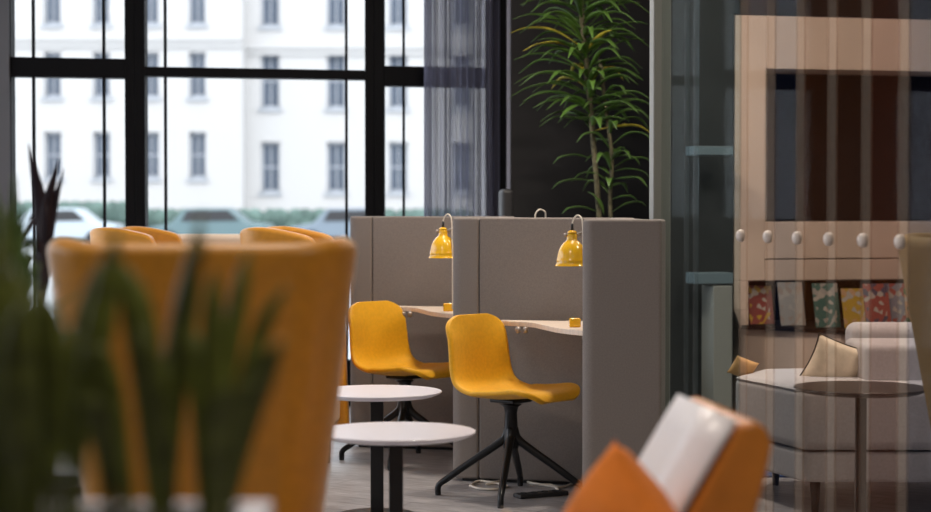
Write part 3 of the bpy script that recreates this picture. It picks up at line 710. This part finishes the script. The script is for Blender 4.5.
def dracaena():
    Y = 11.2; b0 = Vector((PX(600, Y), Y, 0))
    r = thing('dracaena_plant', b0, 0, 'tall green dracaena with long arching leaves before the dark wall', 'plant')
    rel = lambda px, py, dyy=0: at(px, py, Y+dyy)-b0
    stem1 = [Vector((0, 0, .40)), rel(601, 260), rel(598, 200), rel(594, 150), rel(589, 90), rel(582, 20), rel(578, -40)]
    stem2 = [Vector((.03, .03, .40)), rel(612, 260), rel(610, 200), rel(612, 160), rel(606, 110), rel(600, 60)]
    MB().tube(spline(stem1, 5), .016, 10).build('stem', M_bark, r, smooth=True)
    MB().tube(spline(stem2, 5), .012, 10).build('stem', M_bark, r, smooth=True)
    g = MB(); gy = MB()
    rng = random.Random(3)
    s1 = spline(stem1, 12)
    zlo, zhi = rel(0, 132).z, rel(0, -40).z
    k = 0
    z = zlo
    def stem_at(z): return min(s1, key=lambda p: abs(p.z-z))
    # hand placed leaves read off the plant: tip px, root px
    for tx, ty, ry, dd, yel in ((513, 19, 32, -.1, 0), (509, 33.5, 40, 0, 1), (523, 51, 52, -.12, 1), (514, 60, 66, -.05, 0), (514, 84, 78, 0, 0), (509, 98, 92, 0, 0), (523, 101, 98, -.1, 0),
                            (533, 108, 104, -.1, 0), (640, 3, 24, 0, 0), (645, 40, 62, .1, 0), (648, 24, 44, .1, 0), (633, 73, 84, .05, 0), (601, 90, 82, -.25, 0), (622, 97, 100, -.1, 0), (645, 103, 108, .1, 0),
                            (540, 122, 112, -.05, 0), (520, 5, 10, 0, 0), (625, 120, 118, -.1, 0), (560, 118, 100, -.25, 0), (612, 30, 50, -.2, 1), (555, 15, 35, -.25, 0), (538, 40, 55, -.2, 0)):
        a = stem_at(rel(0, ry+6).z); t = rel(tx, ty, dd); m = (a+t)/2+Vector((0, 0, abs(t.x-a.x)*.16))
        leaf(gy if yel == 1 and rng.random() < .6 else g, [a, a*.6+t*.4+Vector((0, 0, abs(t.x-a.x)*.15)), a*.25+t*.75+Vector((0, 0, abs(t.x-a.x)*.12)), t], .050, .18, peak=.4)
    for i in range(98):
        z = zlo+(zhi-zlo)*(i/98)**.9; a = stem_at(z); an = i*2.4+rng.uniform(-.3, .3); ln = rng.uniform(.26, .46)*(1 if z < zhi-.2 else .8)
        rise = rng.uniform(.05, .35); dv = Vector((math.cos(an), math.sin(an)*.8, 0))
        q = [a, a+dv*ln*.35+Vector((0, 0, ln*rise*.8)), a+dv*ln*.7+Vector((0, 0, ln*rise)), a+dv*ln+Vector((0, 0, ln*(rise-.17)))]
        leaf(gy if rng.random() < .03 else g, q, rng.uniform(.042, .064), .2, peak=.4)
    s2 = spline(stem2, 10)
    for i in range(30):
        t = .40+.60*i/30; a = s2[int(t*(len(s2)-1))]; an = i*2.4+rng.uniform(-.3, .3); ln = rng.uniform(.16, .30)
        dv = Vector((math.cos(an), math.sin(an)*.8, 0)); rise = rng.uniform(.0, .4)
        leaf(g, [a, a+dv*ln*.4+Vector((0, 0, ln*rise)), a+dv*ln*.75+Vector((0, 0, ln*rise)), a+dv*ln+Vector((0, 0, ln*(rise-.2)))], rng.uniform(.036, .052), .2, peak=.4)
    for tx, ty, rx, ry in ((552, 189, 596, 182), (553, 164, 590, 158), (650, 178, 612, 172), (640, 165, 612, 158), (562, 214, 598, 212), (646, 206, 612, 212), (604, 215, 588, 192), (625, 150, 610, 165)):
        a = rel(rx, ry); t = rel(tx, ty, -.05); leaf(g, [a, a*.6+t*.4+Vector((0, 0, .03)), a*.2+t*.8+Vector((0, 0, .03)), t], .05, .15, peak=.45)
    g.build('foliage', M_leaf, r, smooth=True, solid=.002)
    gy.build('lit_yellow_leaves', M_leafy, r, smooth=True, solid=.002)['label'] = 'leaves coloured yellow for the light on them'
    MB().lathe([(0, 0), (.17, 0), (.19, .02), (.22, .40), (.225, .44), (.205, .44), (.20, .39), (0, .39)], 32).build('pot', M_terra, r, smooth=False)
    MB().lathe([(0, .40), (.198, .40), (.198, .385), (0, .385)], 24).build('soil', M_soil, r)
dracaena()

# planter trough with snake plants (front left)
TX0, TX1, TY0, TY1, TZ = -.99, PX(272, 2.42), 1.98, 2.42, .925
r = thing('planter_trough', ((TX0+TX1)/2, (TY0+TY1)/2, 0), 0, 'white planter trough at the bottom left corner holding the blurred plants', 'planter')
hx, hy = (TX1-TX0)/2, (TY1-TY0)/2
g = MB().box(-hx, hx, -hy, -hy+.03, 0, TZ).box(-hx, hx, hy-.03, hy, 0, TZ).box(-hx, -hx+.03, -hy+.03, hy-.03, 0, TZ).box(hx-.03, hx, -hy+.03, hy-.03, 0, TZ).box(-hx+.03, hx-.03, -hy+.03, hy-.03, 0, .06)
g.build('body', M_white, r)
MB().box(-hx+.03, hx-.03, -hy+.03, hy-.03, .8, TZ-.045).build('soil', M_soil, r)
def snake(x, y, leaves, label, zb=TZ-.045):
    b0 = Vector((x, y, zb)); r = thing('snake_plant', b0, 0, label, 'plant', 'snake plants in the white trough')
    g = MB()
    for bxp, mxp, myp, txp, typ, dyy, w in leaves:
        Yl = y+dyy; a = Vector((at(bxp, 500, y+dyy*.4).x, y+dyy*.4, zb))-b0; m = at(mxp, myp, Yl)-b0; t = at(txp, typ, Yl+dyy*.3)-b0
        leaf(g, [a, (a+m)/2+(m-a)*.02, m, (m+t)/2+(m-(a+t)/2)*.25, t], w*.66, .12, side=(1, .3, 0), peak=.6)
    g.build('foliage', M_snake, r, smooth=True, solid=.004)
snake(at(10, 500, 2.2).x, 2.18, [(20, 5, 380, -10, 240, 0, .06), (40, 30, 380, 10, 262, .05, .055), (50, 55, 390, 40, 290, -.04, .055), (0, -10, 380, -40, 300, 0, .06), (70, 78, 400, 98, 262, .05, .055),
      (30, 20, 420, 22, 300, -.1, .06), (55, 90, 380, 118, 228, 0, .05), (10, 25, 430, 45, 330, .1, .06), (5, 8, 400, 2, 205, .1, .045)],
      'blurred snake plant filling the lower left corner')
snake(at(150, 500, 2.2).x, 2.2, [(158, 146, 370, 122, 262, 0, .058), (150, 168, 400, 203, 208, .04, .040), (165, 180, 350, 196, 262, .06, .045), (170, 178, 350, 207, 236, -.1, .03), (140, 112, 400, 88, 345, -.04, .045), (175, 160, 420, 140, 330, -.1, .05), (120, 104, 440, 82, 400, -.1, .045)],
      'blurred snake plant in the middle of the white trough, before the mustard chair')
snake(at(215, 500, 2.2).x, 2.2, [(214, 213, 380, 214, 268, 0, .042), (208, 228, 370, 249, 250, .04, .036), (216, 246, 380, 287, 286, .02, .032), (214, 246, 420, 283, 340, -.05, .048), (205, 200, 400, 192, 330, .05, .04), (222, 232, 440, 262, 380, -.1, .04), (210, 218, 440, 230, 385, -.12, .05)],
      'blurred snake plant at the right end of the white trough')

# yucca on tall trunk, left edge
Yy = 3.4; b0 = Vector((PX(6, Yy), Yy, 0))
r = thing('yucca_plant', b0, 0, 'green spiky yucca at the left edge before the window', 'plant')
MB().lathe([(0, 0), (.12, 0), (.15, .30), (.155, .33), (.14, .33), (.135, .29), (0, .29)], 28).build('pot', M_terra, r)
MB().tube([(0, 0, .28), (.01, 0, .6), (0, 0, 1.02)], [.035, .03, .028], 12).build('stem', M_bark, r, smooth=True)
g = MB(); rng = random.Random(5)
for i in range(60):
    an = i*2.4; el = rng.uniform(-.15, 1.25); ln = rng.uniform(.12, .19); dv = Vector((math.cos(an)*math.cos(el), math.sin(an)*math.cos(el), math.sin(el)))
    a = Vector((0, 0, .98+.08*rng.random())); leaf(g, [a, a+dv*ln*.5, a+dv*ln+Vector((0, 0, -.01))], .02, .2, peak=.3)
for tx, ty in ((14, 172), (4, 205), (24, 205), (33, 240), (38, 262), (42, 305), (36, 322), (-5, 180), (44, 335)):
    a = at(6, 320, Yy)-b0; t = at(tx, ty, Yy-.05)-b0; leaf(g, [a, a*.5+t*.5+Vector((.004, 0, 0)), t], .028, .15, side=(1, 0, .2), peak=.4)
g.build('foliage', M_yucca, r, smooth=True, solid=.002)
# dark cordyline
Yc = 5.3; b0 = Vector((PX(40, Yc), Yc, 0))
r = thing('cordyline_plant', b0, 0, 'thin dark purple cordyline silhouetted against the left window', 'plant')
MB().lathe([(0, 0), (.11, 0), (.14, .5), (.145, .53), (.13, .53), (.125, .49), (0, .49)], 28).build('pot', M_terra, r)
MB().tube([(0, 0, .48), at(42, 330, Yc)-b0, at(41, 290, Yc)-b0], [.012, .010, .008], 10).build('stem', M_bark, r, smooth=True)
g = MB()
for (bx_, by_), (mx_, my_), (tx, ty), w in (((41, 315), (42, 215), (28, 143), .042), ((41, 300), (46, 215), (59, 158), .034), ((42, 310), (53, 215), (64, 168), .022), ((42, 300), (38, 220), (19, 248), .022), ((40, 262), (30, 258), (24, 285), .016), ((41, 320), (46, 262), (47, 205), .03), ((42, 330), (40, 280), (37, 225), .03)):
    leaf(g, [at(bx_, by_, Yc)-b0, at(mx_, my_, Yc+.03)-b0, at(tx, ty, Yc)-b0], w, .15, side=(1, 0, 0), peak=.45)
g.build('foliage', M_purple, r, smooth=True, solid=.002)

# black task chair behind the booths (only its rounded back shows)
Yk = 10.9; b0 = Vector((PX(505, Yk), Yk, 0))
r = thing('office_chair', b0, .3, 'black office chair back rising behind the middle desk screen', 'chair')
MB().box(-.03, .04, -.05, .05, .75, at(505, 189, Yk).z).build('backrest', M_dark, r, bevel=.025, seg=4)
MB().box(-.02, .40, -.2, .2, .44, .50).build('seat', M_dark, r, bevel=.025)
MB().tube([(.0, 0, .8), (-.0, 0, .5), (.1, 0, .45)], .018).build('back_bar', M_black, r, smooth=True)
MB().tube([(.18, 0, .44), (.18, 0, .06)], .022).build('column', M_black, r, smooth=True)
for k in range(5):
    a = k*2*PI/5; MB().tube([(.18, 0, .08), (.18+.27*math.cos(a), .27*math.sin(a), .03)], [.022, .013]).build('leg', M_black, r, smooth=True)

# ------------------------------------------------------------ light
w = bpy.data.worlds.new('world'); bpy.context.scene.world = w; w.use_nodes = True
bg = w.node_tree.nodes['Background']; bg.inputs[0].default_value = (.88, .92, 1.0, 1); bg.inputs[1].default_value = 3.4
def light(name, kind, loc, rot, energy, col=(1, 1, 1), **k):
    l = bpy.data.lights.new(name, kind); l.energy = energy; l.color = col
    for a, v in k.items(): setattr(l, a, v)
    o = bpy.data.objects.new(name, l); C.objects.link(o); o.location = loc; o.rotation_euler = rot; return o
light('sun', 'SUN', (0, 0, 20), (math.radians(50), 0, math.radians(18)), 1.1, (1, .97, .93), angle=.05)
def portal(loc, rot, sx, sy):
    o = light('window_portal', 'AREA', loc, rot, 1, shape='RECTANGLE', size=sx, size_y=sy); o.data.cycles.is_portal = True; return o
portal((XL-.1, 9.35, 1.8), (0, -PI/2, 0), 3.1, 4.4)
portal((XL-.1, 4.3, 2.3), (0, -PI/2, 0), 2.0, 2.4)
portal((-1.8, wy(-1.8)+.05, 1.9), (-PI/2, 0, ang), 6, 3.2)
# unseen warm ceiling lamps above the frame, several added to brighten chairs and screens
for x, y, e, s in ((.9, 1.7, 35, .5), (-1.3, 2.9, 6, .5), (-.75, 4.75, 36, .3), (2.6, 7.4, 45, .5), (2.4, 9.9, 26, .5), (.60, 8.30, 50, .3), (.04, 9.57, 46, .3)):
    light('unseen_ceiling_lamp', 'AREA', (x, y, ZC-.06), (0, 0, 0), e, (1, .87, .74), shape='DISK', size=s)
light('plant_spot', 'SPOT', (-.2, 9.9, ZC-.1), (math.radians(38), 0, math.radians(-40)), 45, (1, .93, .8), spot_size=math.radians(60), spot_blend=.6, shadow_soft_size=.05)

sc = bpy.context.scene
sc.view_settings.view_transform = 'Standard'; sc.view_settings.look = 'None'
sc.view_settings.exposure = 0; sc.view_settings.gamma = 1; sc.view_settings.use_curve_mapping = False
sc.cycles.use_denoising = True
sc.cycles.max_bounces = 8; sc.cycles.transparent_max_bounces = 24; sc.cycles.sample_clamp_indirect = 6
